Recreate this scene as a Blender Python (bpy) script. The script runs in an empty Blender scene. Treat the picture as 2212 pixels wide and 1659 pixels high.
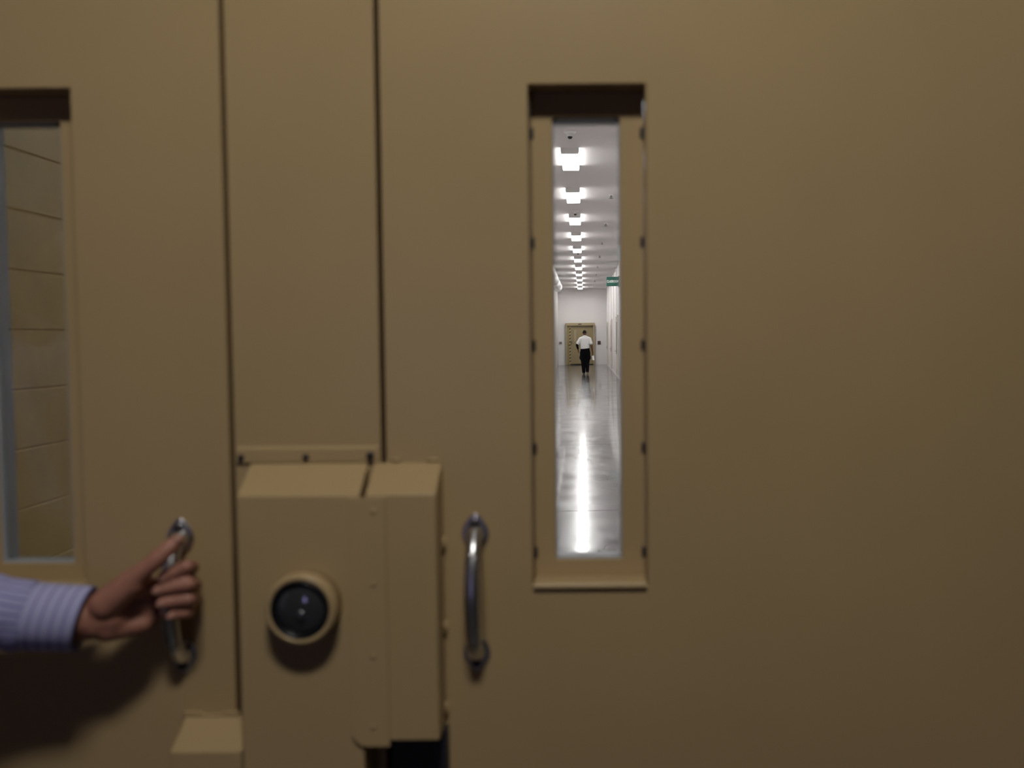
import bpy, bmesh, math, random
from math import pi, sin, cos, radians
from mathutils import Vector, Matrix

random.seed(7)
scene = bpy.context.scene
col = scene.collection

# ------------------------------------------------------------------ camera
F = 2053.0; W, Hh = 2212.0, 1659.0
PX, PY = 1262.0, 829.5
CAM = Vector((0.0, -1.38, 1.5))
PITCH = math.atan((PY - 731.0) / F); ROLL = -0.008
RM = Matrix.Rotation(pi/2 - PITCH, 3, 'X') @ Matrix.Rotation(ROLL, 3, 'Z')
cam_data = bpy.data.cameras.new('camera')
cam = bpy.data.objects.new('camera', cam_data); col.objects.link(cam)
cam.matrix_world = Matrix.Translation(CAM) @ RM.to_4x4()
cam_data.sensor_width = 36.0
cam_data.lens = F / W * 36.0
cam_data.shift_x = -(PX - W/2) / W
cam_data.clip_start = 0.02; cam_data.clip_end = 300
cam_data.dof.use_dof = True
cam_data.dof.focus_distance = 40.0
cam_data.dof.aperture_fstop = 3.6
scene.camera = cam

def at(px, py, Y):
    """world point on the plane y = Y behind a pixel of the photograph"""
    d = RM @ Vector(((px - PX)/F, -(py - PY)/F, -1.0))
    return CAM + d * ((Y - CAM.y) / d.y)
def X_(px, py, Y): return at(px, py, Y).x
def Z_(px, py, Y): return at(px, py, Y).z

# ------------------------------------------------------------------ materials
def mat(name, base, rough=0.5, metal=0.0, spec=0.5, bump=None, vary=None, emit=None, trans=0.0, ior=1.45, coat=0.0):
    m = bpy.data.materials.new(name); m.use_nodes = True
    nt = m.node_tree; b = nt.nodes['Principled BSDF']
    b.inputs['Base Color'].default_value = (*base, 1)
    b.inputs['Roughness'].default_value = rough
    b.inputs['Metallic'].default_value = metal
    b.inputs['Specular IOR Level'].default_value = spec
    b.inputs['Transmission Weight'].default_value = trans
    b.inputs['IOR'].default_value = ior
    b.inputs['Coat Weight'].default_value = coat
    if emit:
        b.inputs['Emission Color'].default_value = (*emit[0], 1)
        b.inputs['Emission Strength'].default_value = emit[1]
    tc = nt.nodes.new('ShaderNodeTexCoord')
    if bump:
        n = nt.nodes.new('ShaderNodeTexNoise'); n.inputs['Scale'].default_value = bump[0]; n.inputs['Detail'].default_value = 3
        nt.links.new(tc.outputs['Object'], n.inputs['Vector'])
        bp = nt.nodes.new('ShaderNodeBump'); bp.inputs['Strength'].default_value = bump[1]; bp.inputs['Distance'].default_value = bump[2]
        nt.links.new(n.outputs['Fac'], bp.inputs['Height']); nt.links.new(bp.outputs['Normal'], b.inputs['Normal'])
    if vary:
        n2 = nt.nodes.new('ShaderNodeTexNoise'); n2.inputs['Scale'].default_value = vary[0]; n2.inputs['Detail'].default_value = 4
        nt.links.new(tc.outputs['Object'], n2.inputs['Vector'])
        r = nt.nodes.new('ShaderNodeValToRGB')
        r.color_ramp.elements[0].position = 0.3; r.color_ramp.elements[1].position = 0.7
        r.color_ramp.elements[0].color = (*[c*(1-vary[1]) for c in base], 1)
        r.color_ramp.elements[1].color = (*[min(1, c*(1+vary[1])) for c in base], 1)
        nt.links.new(n2.outputs['Fac'], r.inputs['Fac']); nt.links.new(r.outputs['Color'], b.inputs['Base Color'])
    return m

TAN = (0.44, 0.318, 0.168)
M = {}
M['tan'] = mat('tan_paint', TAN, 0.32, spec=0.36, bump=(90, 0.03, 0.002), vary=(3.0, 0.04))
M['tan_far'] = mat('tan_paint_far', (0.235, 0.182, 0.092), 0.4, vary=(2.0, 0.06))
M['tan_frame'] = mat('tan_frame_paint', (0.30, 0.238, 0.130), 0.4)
M['block'] = mat('tan_block_paint', (0.47, 0.345, 0.115), 0.6, bump=(60, 0.25, 0.003), vary=(6, 0.06))
M['white'] = mat('white_wall_paint', (0.64, 0.615, 0.605), 0.55, bump=(30, 0.1, 0.002), vary=(0.8, 0.02))
M['ceil'] = mat('white_ceiling_paint', (0.56, 0.535, 0.525), 0.6, vary=(0.6, 0.02))
M['room'] = mat('beige_room_paint', (0.12, 0.105, 0.078), 0.8)
M['chrome'] = mat('satin_chrome', (0.62, 0.62, 0.65), 0.32, metal=1.0)
M['dark'] = mat('dark_gap', (0.012, 0.010, 0.009), 0.6)
M['black'] = mat('black_steel_paint', (0.030, 0.029, 0.034), 0.45)
M['bolt'] = mat('dark_bolt_steel', (0.05, 0.045, 0.05), 0.4, metal=0.6)
M['seal'] = mat('pale_glazing_sealant', (0.36, 0.385, 0.42), 0.5)
M['glass'] = mat('clear_glass', (0.97, 0.98, 0.98), 0.0, trans=1.0, ior=1.45)
M['rubber'] = mat('black_rubber', (0.008, 0.008, 0.010), 0.35)
M['lens'] = mat('smoked_lens_glass', (0.035, 0.036, 0.042), 0.10, spec=0.7, coat=1.0)
M['reflector'] = mat('dull_reflector', (0.05, 0.05, 0.052), 0.3, metal=0.7)
M['fixture'] = mat('white_enamel', (0.70, 0.69, 0.68), 0.4)
M['lamp'] = mat('corridor_lamp_diffuser', (0.9, 0.9, 0.9), 0.5, emit=((1.0, 0.985, 0.965), 56.0))
M['lampside'] = mat('corridor_lamp_side_lens', (0.9, 0.9, 0.9), 0.5, emit=((1.0, 0.985, 0.965), 26.0))
M['roomlamp'] = mat('room_lamp_diffuser', (0.9, 0.9, 0.9), 0.5, emit=((1.0, 0.965, 0.88), 68.0))
M['daylit'] = mat('daylit_window_pane', (0.2, 0.2, 0.2), 0.3, emit=((0.50, 0.46, 1.0), 4.2))
M['green'] = mat('green_sign_face', (0.010, 0.082, 0.060), 0.35)
M['signwhite'] = mat('white_lettering', (0.80, 0.82, 0.80), 0.4)
M['bluegrey'] = mat('blue_grey_sign_face', (0.26, 0.31, 0.34), 0.4)
M['duct'] = mat('white_duct_paint', (0.78, 0.78, 0.77), 0.25)
M['plate'] = mat('grey_steel_plate', (0.30, 0.29, 0.28), 0.35, metal=0.3)
M['maroon'] = mat('maroon_plaque', (0.085, 0.028, 0.032), 0.45)
M['beige'] = mat('beige_door_paint', (0.58, 0.53, 0.47), 0.45)
M['sprk'] = mat('dark_brass', (0.05, 0.045, 0.04), 0.4, metal=0.5)
M['pale'] = mat('pale_lite_glass', (0.30, 0.26, 0.17), 0.3)
M['skin'] = mat('light_skin', (0.38, 0.172, 0.122), 0.48, bump=(220, 0.2, 0.0012), vary=(45, 0.12))
M['nail'] = mat('finger_nail', (0.40, 0.20, 0.15), 0.42)
M['hair'] = mat('brown_hair', (0.05, 0.03, 0.02), 0.6, bump=(200, 0.4, 0.003))
M['skin_dark'] = mat('dark_skin', (0.115, 0.045, 0.024), 0.5)
M['hair_black'] = mat('cropped_black_hair', (0.010, 0.007, 0.006), 0.85, spec=0.12)
M['tee'] = mat('white_cotton', (0.66, 0.655, 0.64), 0.9, spec=0.2)
M['blackcloth'] = mat('black_cotton', (0.003, 0.003, 0.005), 0.9, spec=0.04)
M['navy'] = mat('navy_trouser_cloth', (0.02, 0.022, 0.035), 0.85)
M['shoe'] = mat('black_leather', (0.01, 0.01, 0.01), 0.4)
M['sole'] = mat('white_rubber_sole', (0.75, 0.74, 0.70), 0.5)
M['paper'] = mat('white_paper', (0.8, 0.8, 0.8), 0.7)
M['iris'] = mat('brown_iris', (0.06, 0.03, 0.015), 0.2)
M['eyewhite'] = mat('eye_white', (0.75, 0.73, 0.7), 0.2)
M['lip'] = mat('lip_skin', (0.30, 0.10, 0.08), 0.5)

def hazard_mat():
    m = bpy.data.materials.new('hazard_stripe_tape'); m.use_nodes = True
    nt = m.node_tree; b = nt.nodes['Principled BSDF']; b.inputs['Roughness'].default_value = 0.5
    tc = nt.nodes.new('ShaderNodeTexCoord'); sp = nt.nodes.new('ShaderNodeSeparateXYZ')
    nt.links.new(tc.outputs['Object'], sp.inputs[0])
    def math_(op, a, bb):
        n = nt.nodes.new('ShaderNodeMath'); n.operation = op
        for i, v in enumerate((a, bb)):
            if isinstance(v, (int, float)): n.inputs[i].default_value = v
            else: nt.links.new(v, n.inputs[i])
        return n.outputs[0]
    s = math_('SUBTRACT', math_('MULTIPLY', sp.outputs['Z'], 1.0), math_('MULTIPLY', sp.outputs['X'], 1.0))
    fr = math_('FRACT', math_('MULTIPLY', s, 1/0.183), 0)
    g = math_('GREATER_THAN', fr, 0.5)
    mx = nt.nodes.new('ShaderNodeMix'); mx.data_type = 'RGBA'
    mx.inputs['A'].default_value = (0.006, 0.006, 0.006, 1); mx.inputs['B'].default_value = (0.42, 0.34, 0.09, 1)
    nt.links.new(g, mx.inputs['Factor']); nt.links.new(mx.outputs['Result'], b.inputs['Base Color'])
    return m
M['hazard'] = hazard_mat()

def stripes_mat(name, axis, n, width, base, line):
    """shirting: thin woven stripes along one UV axis"""
    m = bpy.data.materials.new(name); m.use_nodes = True
    nt = m.node_tree; b = nt.nodes['Principled BSDF']; b.inputs['Roughness'].default_value = 0.85
    b.inputs['Specular IOR Level'].default_value = 0.2
    uv = nt.nodes.new('ShaderNodeUVMap'); sp = nt.nodes.new('ShaderNodeSeparateXYZ')
    nt.links.new(uv.outputs[0], sp.inputs[0])
    mu = nt.nodes.new('ShaderNodeMath'); mu.operation = 'MULTIPLY'; mu.inputs[1].default_value = n
    nt.links.new(sp.outputs[axis], mu.inputs[0])
    pp = nt.nodes.new('ShaderNodeMath'); pp.operation = 'PINGPONG'; pp.inputs[1].default_value = 0.5
    nt.links.new(mu.outputs[0], pp.inputs[0])
    mr = nt.nodes.new('ShaderNodeMapRange'); mr.interpolation_type = 'SMOOTHSTEP'
    mr.inputs['From Min'].default_value = width; mr.inputs['From Max'].default_value = width*0.4
    nt.links.new(pp.outputs[0], mr.inputs['Value'])
    mx = nt.nodes.new('ShaderNodeMix'); mx.data_type = 'RGBA'
    mx.inputs['A'].default_value = (*base, 1); mx.inputs['B'].default_value = (*line, 1)
    nt.links.new(mr.outputs['Result'], mx.inputs['Factor']); nt.links.new(mx.outputs['Result'], b.inputs['Base Color'])
    return m
SH = (0.36, 0.36, 0.60); SL = (0.17, 0.17, 0.40)
M['shirt'] = stripes_mat('striped_shirting', 1, 26, 0.17, SH, SL)
M['cuff'] = stripes_mat('striped_shirt_cuff', 0, 5, 0.11, (0.40, 0.40, 0.64), SL)

def floor_mat():
    m = bpy.data.materials.new('sealed_grey_concrete'); m.use_nodes = True
    nt = m.node_tree; b = nt.nodes['Principled BSDF']; L = nt.links
    tc = nt.nodes.new('ShaderNodeTexCoord')
    def noise(scale, detail=4):
        n = nt.nodes.new('ShaderNodeTexNoise'); n.inputs['Scale'].default_value = scale; n.inputs['Detail'].default_value = detail
        L.new(tc.outputs['Object'], n.inputs['Vector']); return n
    def ramp(src, p0, c0, p1, c1):
        r = nt.nodes.new('ShaderNodeValToRGB'); e = r.color_ramp.elements
        e[0].position, e[1].position = p0, p1; e[0].color, e[1].color = (*c0, 1), (*c1, 1)
        L.new(src, r.inputs['Fac']); return r
    n1 = noise(1.6, 6)
    base = ramp(n1.outputs['Fac'], 0.3, (0.048, 0.044, 0.050), 0.72, (0.088, 0.083, 0.089))
    vo = nt.nodes.new('ShaderNodeTexVoronoi'); vo.feature = 'DISTANCE_TO_EDGE'; vo.inputs['Scale'].default_value = 0.55
    nd = noise(2.5, 6); ad = nt.nodes.new('ShaderNodeMix'); ad.data_type = 'RGBA'; ad.blend_type = 'ADD'
    ad.inputs['Factor'].default_value = 0.8
    L.new(tc.outputs['Object'], ad.inputs['A']); L.new(nd.outputs['Color'], ad.inputs['B'])
    L.new(ad.outputs['Result'], vo.inputs['Vector'])
    crack = nt.nodes.new('ShaderNodeMath'); crack.operation = 'LESS_THAN'; crack.inputs[1].default_value = 0.0022
    L.new(vo.outputs['Distance'], crack.inputs[0])
    sp = nt.nodes.new('ShaderNodeSeparateXYZ'); L.new(tc.outputs['Object'], sp.inputs[0])
    # sawn control joint across the corridor every 5.2 m
    a = nt.nodes.new('ShaderNodeMath'); a.operation = 'ADD'; a.inputs[1].default_value = -6.83 + 52.0; L.new(sp.outputs['Y'], a.inputs[0])
    mo = nt.nodes.new('ShaderNodeMath'); mo.operation = 'MODULO'; mo.inputs[1].default_value = 5.2; L.new(a.outputs[0], mo.inputs[0])
    jt = nt.nodes.new('ShaderNodeMath'); jt.operation = 'LESS_THAN'; jt.inputs[1].default_value = 0.02; L.new(mo.outputs[0], jt.inputs[0])
    mxm = nt.nodes.new('ShaderNodeMath'); mxm.operation = 'MAXIMUM'; L.new(crack.outputs[0], mxm.inputs[0]); L.new(jt.outputs[0], mxm.inputs[1])
    mx = nt.nodes.new('ShaderNodeMix'); mx.data_type = 'RGBA'; mx.inputs['B'].default_value = (0.05, 0.045, 0.05, 1)
    L.new(mxm.outputs[0], mx.inputs['Factor']); L.new(base.outputs['Color'], mx.inputs['A'])
    L.new(mx.outputs['Result'], b.inputs['Base Color'])
    n3 = noise(2.2, 5)
    rr = ramp(n3.outputs['Fac'], 0.35, (0.15,)*3, 0.7, (0.26,)*3)
    mr = nt.nodes.new('ShaderNodeMath'); mr.operation = 'MAXIMUM'; L.new(rr.outputs['Color'], mr.inputs[0])
    m5 = nt.nodes.new('ShaderNodeMath'); m5.operation = 'MULTIPLY'; m5.inputs[1].default_value = 0.7; L.new(mxm.outputs[0], m5.inputs[0])
    L.new(m5.outputs[0], mr.inputs[1]); L.new(mr.outputs[0], b.inputs['Roughness'])
    n4 = noise(5.0, 4); bp = nt.nodes.new('ShaderNodeBump'); bp.inputs['Strength'].default_value = 0.12; bp.inputs['Distance'].default_value = 0.004
    L.new(n4.outputs['Fac'], bp.inputs['Height']); L.new(bp.outputs['Normal'], b.inputs['Normal'])
    b.inputs['Specular IOR Level'].default_value = 0.12
    b.inputs['Coat Weight'].default_value = 0.58; b.inputs['Coat IOR'].default_value = 1.38
    cr = ramp(n1.outputs['Fac'], 0.35, (0.045,)*3, 0.75, (0.095,)*3); L.new(cr.outputs['Color'], b.inputs['Coat Roughness'])
    n5 = noise(1.1, 12); b2 = nt.nodes.new('ShaderNodeBump'); b2.inputs['Strength'].default_value = 0.17; b2.inputs['Distance'].default_value = 0.004
    L.new(n5.outputs['Fac'], b2.inputs['Height']); L.new(b2.outputs['Normal'], b.inputs['Coat Normal'])
    return m
M['floor'] = floor_mat()
M['mat_floor'] = mat('dark_vinyl_floor', (0.05, 0.047, 0.045), 0.5, vary=(4.0, 0.1))

# ------------------------------------------------------------------ builders
def link_mesh(name, me, material, parent=None, smooth=False, loc=None):
    o = bpy.data.objects.new(name, me); col.objects.link(o)
    if material: me.materials.append(material)
    if smooth:
        for p in me.polygons: p.use_smooth = True
    if loc: o.location = loc
    if parent: o.parent = parent
    return o

def finish(name, bm, material, parent=None, smooth=False, bevel=0.0, seg=2):
    """bm is in world coordinates; the object's origin is moved to its parent's"""
    bmesh.ops.recalc_face_normals(bm, faces=bm.faces)
    off = parent_world(parent)
    if off.length: bmesh.ops.translate(bm, verts=bm.verts, vec=-off)
    me = bpy.data.meshes.new(name); bm.to_mesh(me); bm.free()
    o = link_mesh(name, me, material, parent, smooth)
    if bevel:
        md = o.modifiers.new('bevel', 'BEVEL'); md.width = bevel; md.segments = seg; md.limit_method = 'ANGLE'; md.angle_limit = radians(35)
        if not smooth:
            for p in me.polygons: p.use_smooth = True
            wn = o.modifiers.new('wn', 'WEIGHTED_NORMAL'); wn.keep_sharp = True
    return o

def parent_world(p):
    v = Vector((0, 0, 0))
    while p is not None:
        v += p.location; p = p.parent
    return v

def thing(name, label, cat, loc, group=None, kind=None):
    o = bpy.data.objects.new(name, None); col.objects.link(o); o.location = loc
    o.empty_display_size = 0.1
    tag(o, label, cat, group, kind); return o
def tag(o, label=None, cat=None, group=None, kind=None):
    if label: o['label'] = label
    if cat: o['category'] = cat
    if group: o['group'] = group
    if kind: o['kind'] = kind
    return o

def box(bm, x0, x1, y0, y1, z0, z1):
    vs = [bm.verts.new((x, y, z)) for x in (x0, x1) for y in (y0, y1) for z in (z0, z1)]
    for f in ((0,1,3,2), (4,6,7,5), (0,4,5,1), (2,3,7,6), (0,2,6,4), (1,5,7,3)):
        bm.faces.new([vs[i] for i in f])
def BX(*a):
    bm = bmesh.new(); box(bm, *a); return bm
def prism_x(prof, x0, x1, bm=None):
    """profile [(y,z)...] extruded along x"""
    bm = bm or bmesh.new()
    a = [bm.verts.new((x0, y, z)) for y, z in prof]; b = [bm.verts.new((x1, y, z)) for y, z in prof]
    n = len(prof)
    bm.faces.new(a); bm.faces.new(b[::-1])
    for i in range(n): bm.faces.new((a[i], a[(i+1) % n], b[(i+1) % n], b[i]))
    return bm
def prism_y(prof, y0, y1, bm=None):
    """profile [(x,z)...] extruded along y"""
    bm = bm or bmesh.new()
    a = [bm.verts.new((x, y0, z)) for x, z in prof]; b = [bm.verts.new((x, y1, z)) for x, z in prof]
    n = len(prof)
    bm.faces.new(a); bm.faces.new(b[::-1])
    for i in range(n): bm.faces.new((a[i], a[(i+1) % n], b[(i+1) % n], b[i]))
    return bm
def ring_slab(outer, hole, y0, y1, hole_back=None):
    """rectangular slab with a rectangular hole, outer/hole = (x0,x1,z0,z1)"""
    bm = bmesh.new()
    def rect(r, y): return [bm.verts.new(p) for p in ((r[0],y,r[2]), (r[1],y,r[2]), (r[1],y,r[3]), (r[0],y,r[3]))]
    hb = hole_back or hole
    fo, fi, bo, bi = rect(outer, y0), rect(hole, y0), rect(outer, y1), rect(hb, y1)
    for i in range(4):
        j = (i+1) % 4
        bm.faces.new((fo[i], fo[j], fi[j], fi[i])); bm.faces.new((bo[i], bi[i], bi[j], bo[j]))
        bm.faces.new((fo[i], bo[i], bo[j], fo[j])); bm.faces.new((fi[i], fi[j], bi[j], bi[i]))
    return bm
def lathe(prof, origin, axis, n=48, bm=None, cap0=True, cap1=True):
    """prof = [(radius, distance along axis)...]"""
    bm = bm or bmesh.new()
    axis = Vector(axis).normalized(); q = axis.to_track_quat('Z', 'Y').to_matrix()
    rings = []
    for r, h in prof:
        if r < 1e-6: rings.append([bm.verts.new(Vector(origin) + axis*h)])
        else: rings.append([bm.verts.new(Vector(origin) + q @ Vector((r*cos(2*pi*i/n), r*sin(2*pi*i/n), h))) for i in range(n)])
    for a, b in zip(rings, rings[1:]):
        if len(a) == 1 and len(b) == 1: continue
        for i in range(n):
            j = (i+1) % n
            if len(a) == 1: bm.faces.new((a[0], b[i], b[j]))
            elif len(b) == 1: bm.faces.new((a[i], b[0], a[j]))
            else: bm.faces.new((a[i], b[i], b[j], a[j]))
    if cap0 and len(rings[0]) > 1: bm.faces.new(rings[0])
    if cap1 and len(rings[-1]) > 1: bm.faces.new(rings[-1][::-1])
    return bm
def tube(pts, radii, n=16, bm=None, flat=None):
    """swept tube with per-point radius; flat = list of (a,b) ellipse factors in (side, up)"""
    bm = bm or bmesh.new(); pts = [Vector(p) for p in pts]; rings = []
    for k, p in enumerate(pts):
        t = (pts[min(k+1, len(pts)-1)] - pts[max(k-1, 0)]).normalized()
        ref = Vector((0, 0, 1)) if abs(t.z) < 0.9 else Vector((1, 0, 0))
        s = t.cross(ref).normalized(); u = s.cross(t)
        fa, fb = flat[k] if flat else (1, 1)
        rings.append([bm.verts.new(p + s*(radii[k]*fa*cos(2*pi*i/n)) + u*(radii[k]*fb*sin(2*pi*i/n))) for i in range(n)])
    for a, b in zip(rings, rings[1:]):
        for i in range(n): bm.faces.new((a[i], a[(i+1) % n], b[(i+1) % n], b[i]))
    bm.faces.new(rings[0][::-1]); bm.faces.new(rings[-1])
    return bm
def spline(pts, m=6):
    out = []
    P = [Vector(p) for p in pts]
    for i in range(len(P)-1):
        p0, p1, p2, p3 = P[max(i-1,0)], P[i], P[i+1], P[min(i+2,len(P)-1)]
        for k in range(m):
            t = k/m
            out.append(0.5*((2*p1) + (p2-p0)*t + (2*p0-5*p1+4*p2-p3)*t*t + (3*p1-p0-3*p2+p3)*t**3))
    out.append(P[-1]); return out

# flesh and cloth: closed round cones and ellipsoids merged into one continuous surface
def rcone(bm, p0, p1, r0, r1, n=14, sq=(1, 1), up=None):
    p0, p1 = Vector(p0), Vector(p1); ax = p1 - p0; L = ax.length; t = ax.normalized()
    ref = Vector(up) if up else (Vector((0, 1, 0)) if abs(t.y) < 0.9 else Vector((1, 0, 0)))
    s = t.cross(ref).normalized(); u = s.cross(t)
    prof = [(r0*sin(a), -r0*cos(a)) for a in [pi/2*k/4 for k in range(0, 5)]] + [(r1*cos(a), L + r1*sin(a)) for a in [pi/2*k/4 for k in range(0, 5)]]
    rings = []
    for r, h in prof:
        c = p0 + t*h
        if r < 1e-6: rings.append([bm.verts.new(c)])
        else: rings.append([bm.verts.new(c + s*(r*sq[0]*cos(2*pi*i/n)) + u*(r*sq[1]*sin(2*pi*i/n))) for i in range(n)])
    for a, b in zip(rings, rings[1:]):
        for i in range(n):
            j = (i+1) % n
            if len(a) == 1: bm.faces.new((a[0], b[j], b[i]))
            elif len(b) == 1: bm.faces.new((a[i], a[j], b[0]))
            else: bm.faces.new((a[i], a[j], b[j], b[i]))
def chain(bm, pts, radii, **k):
    for a, b, ra, rb in zip(pts, pts[1:], radii, radii[1:]): rcone(bm, a, b, ra, rb, **k)
def ell(bm, c, r, rot=None, n=20):
    m = Matrix.Translation(Vector(c)) @ ((rot or Matrix.Identity(3)).to_4x4()) @ Matrix.Diagonal((*r, 1))
    bmesh.ops.create_uvsphere(bm, u_segments=n, v_segments=n//2+2, radius=1, matrix=m)
def merged(name, bm, voxel, material, parent=None, smooth_iter=4, factor=0.5):
    bmesh.ops.recalc_face_normals(bm, faces=bm.faces)
    off = parent_world(parent)
    if off.length: bmesh.ops.translate(bm, verts=bm.verts, vec=-off)
    me = bpy.data.meshes.new(name + '_raw'); bm.to_mesh(me); bm.free()
    o = bpy.data.objects.new('raw', me); col.objects.link(o)
    r = o.modifiers.new('r', 'REMESH'); r.mode = 'VOXEL'; r.voxel_size = voxel; r.adaptivity = 0.0
    s = o.modifiers.new('s', 'SMOOTH'); s.factor = factor; s.iterations = smooth_iter
    dg = bpy.context.evaluated_depsgraph_get()
    me2 = bpy.data.meshes.new_from_object(o.evaluated_get(dg)); me2.name = name
    bpy.data.objects.remove(o); bpy.data.meshes.remove(me)
    me2.materials.clear()
    return link_mesh(name, me2, material, parent, smooth=True)

# ================================================================== SETTING
CH = 4.29; YF = 52.62              # corridor ceiling height, far wall
XL, XR = -1.45, 1.33               # corridor side walls
XB = -1.885                        # block wall of the vestibule
DT = 0.11                          # door thickness
RH = 3.30                          # ceiling height of the room in front of the doors

def struct(name, bm, m, label=None, cat=None, **k):
    o = finish(name, bm, m, **k); tag(o, label, cat, kind='structure'); return o

struct('floor_near', BX(-2.6, 2.6, -4.4, 0.05, -0.2, 0.0), M['mat_floor'], 'dark vinyl floor in front of the tan steel doors', 'floor')
CAMBER = 0.012                     # the corridor floor rises very slightly to the right
bm = BX(-2.6, 2.6, 0.0505, YF + 0.2, -0.25, 0.0)
for v in bm.verts:
    if v.co.z > -0.1: v.co.z = CAMBER*v.co.x
struct('floor', bm, M['floor'], 'shiny grey sealed concrete corridor floor with hairline cracks', 'floor')
struct('ceiling', BX(-2.1, XR + 0.2, DT + 0.12, YF + 0.2, CH, CH + 0.2), M['ceil'], 'long white corridor ceiling with a row of lights', 'ceiling')

# vestibule block wall: courses with tooled joints every 0.2 m
prof = []
z = 0.143
zs = []
while z < CH: zs.append(z); z += 0.2
prof.append((XB, -0.06))
for z in zs:
    prof += [(XB, z-0.0045), (XB-0.004, z-0.0015), (XB-0.004, z+0.0015), (XB, z+0.0045)]
prof += [(XB, CH), (XB-0.2, CH), (XB-0.2, -0.06)]
struct('wall_vestibule', prism_y(prof, DT + 0.12, 4.0), M['block'], 'tan painted concrete block wall seen through the left window', 'wall')
bm = bmesh.new(); box(bm, XB-0.2, XL, 4.0, YF, -0.06, CH)
struct('wall_left', bm, M['white'], 'white corridor wall along the left edge of the window view', 'wall')
struct('wall_right', BX(XR, XR+0.2, DT + 0.12, YF, -0.06, CH), M['white'], 'white corridor wall on the right with shallow piers and doors', 'wall')
struct('wall_far', BX(XB-0.2, XR+0.2, YF, YF+0.2, -0.06, CH), M['white'], 'white end wall of the corridor around the tan door', 'wall')

# ================================================================== NEAR DOORS
LZ0, LZ1 = 0.015, 2.30
SL0 = X_(484, 100, 0); SR0 = X_(807, 100, 0)      # seams either side of the centre panel
GAP = 0.0075
LX0, RX1 = -1.62, 1.05
# right window opening
wx0, wx1 = X_(1145, 700, 0), X_(1396.5, 700, 0)
wz1, wz0 = Z_(1265, 182, 0), Z_(1275, 1268, 0)
RD = 0.041                                        # depth of the recess down to the glazing stop
STY0, STY1 = RD, RD + 0.012
gx0, gx1 = X_(1197, 700, RD), X_(1341, 700, RD)
gz1, gz0 = Z_(1265, 254, RD), Z_(1275, 1207, RD)
WSH = (wx1 - wx0)
# left window opening: same unit
lwx1 = X_(163, 700, 0) + 0.003; lwx0 = lwx1 - WSH
lgx1 = X_(143, 700, RD); lgx0 = lgx1 - (gx1 - gx0) - 0.010

def make_leaf(name, label, outer, hole, glass, latch_side):
    root = thing(name, label, 'door', ((outer[0]+outer[1])/2, 0, 0), kind='structure')
    x0, x1, z0, z1 = hole; g0, g1, h0, h1 = glass
    finish('door_slab', ring_slab(outer, hole, 0.0, DT-0.012), M['tan'], root, bevel=0.004, seg=3)
    # glazing stop around the pane at the bottom of the recess
    finish('glazing_stop', ring_slab((x0+0.0006, x1-0.0006, z0+0.0006, z1-0.0006), glass, STY0, STY1), M['tan'], root, bevel=0.0015)
    # sloping sill with a rounded lip along the lower edge of the recess
    zf = z0
    sill = prism_x([(-0.0050, zf-0.0020), (-0.0062, zf+0.0020), (-0.0048, zf+0.0058), (-0.0005, zf+0.0078), (0.006, zf+0.0068), (RD-0.002, zf+0.0078), (RD-0.002, zf+0.0005), (0.001, zf+0.0005)], x0+0.001, x1-0.001)
    finish('sill', sill, M['tan'], root, bevel=0.0015)
    # pane
    finish('glass_pane', BX(g0-0.008, g1+0.008, STY1+0.001, STY1+0.009, h0-0.008, h1+0.008), M['glass'], root)
    # far side lining, pale sealant
    finish('pane_seal', ring_slab((g0-0.012, g1+0.012, h0-0.012, h1+0.012), (g0-0.0005, g1+0.0005, h0-0.0005, h1+0.0005), STY1+0.010, DT-0.013 - (0.008 if latch_side > 0 else 0)), M['seal'], root)
    # thin sealant bead on the near edge of the stop, with a rounded upper corner fillet
    bead = ring_slab((g0-0.0004, g1+0.0004, h0-0.0004, h1+0.0004), (g0+0.0024, g1-0.0024, h0+0.003, h1-0.002), STY0+0.004, STY1)
    finish('sealant_bead', bead, M['seal'], root)
    bm = bmesh.new()
    for cx, sx in ((g0, 1), (g1, -1)):
        r = 0.0120
        pts = [(cx, h1)] + [(cx + sx*(r - r*sin(a)), h1 - r + r*cos(a)) for a in [pi/2*k/6 for k in range(7)]]
        prism_y(pts, STY0+0.002, STY0+0.0038, bm)
    finish('corner_gasket', bm, M['rubber'], root)
    # weld slots along both edges of the stop
    for py in (288, 524, 746, 968, 1192):
        zc = Z_(1268, py, RD)
        for xe in (x0 + 0.0035, x1 - 0.0035):
            finish('stop_clip', BX(xe-0.0024, xe+0.0024, STY0-0.0022, STY0-0.0002, zc-0.008, zc+0.008), M['bolt'], root, bevel=0.0008)
    return root

door_l = make_leaf('door_1', 'left tan steel door leaf with its handle gripped by a hand', (LX0, SL0-GAP, LZ0, LZ1), (lwx0, lwx1, wz0, wz1), (lgx0, lgx1, gz0, gz1), 1)
door_r = make_leaf('door_2', 'right tan steel door leaf with a tall narrow window to the corridor', (SR0+GAP, RX1, LZ0, LZ1), (wx0, wx1, wz0, wz1), (gx0, gx1, gz0, gz1), -1)

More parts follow.
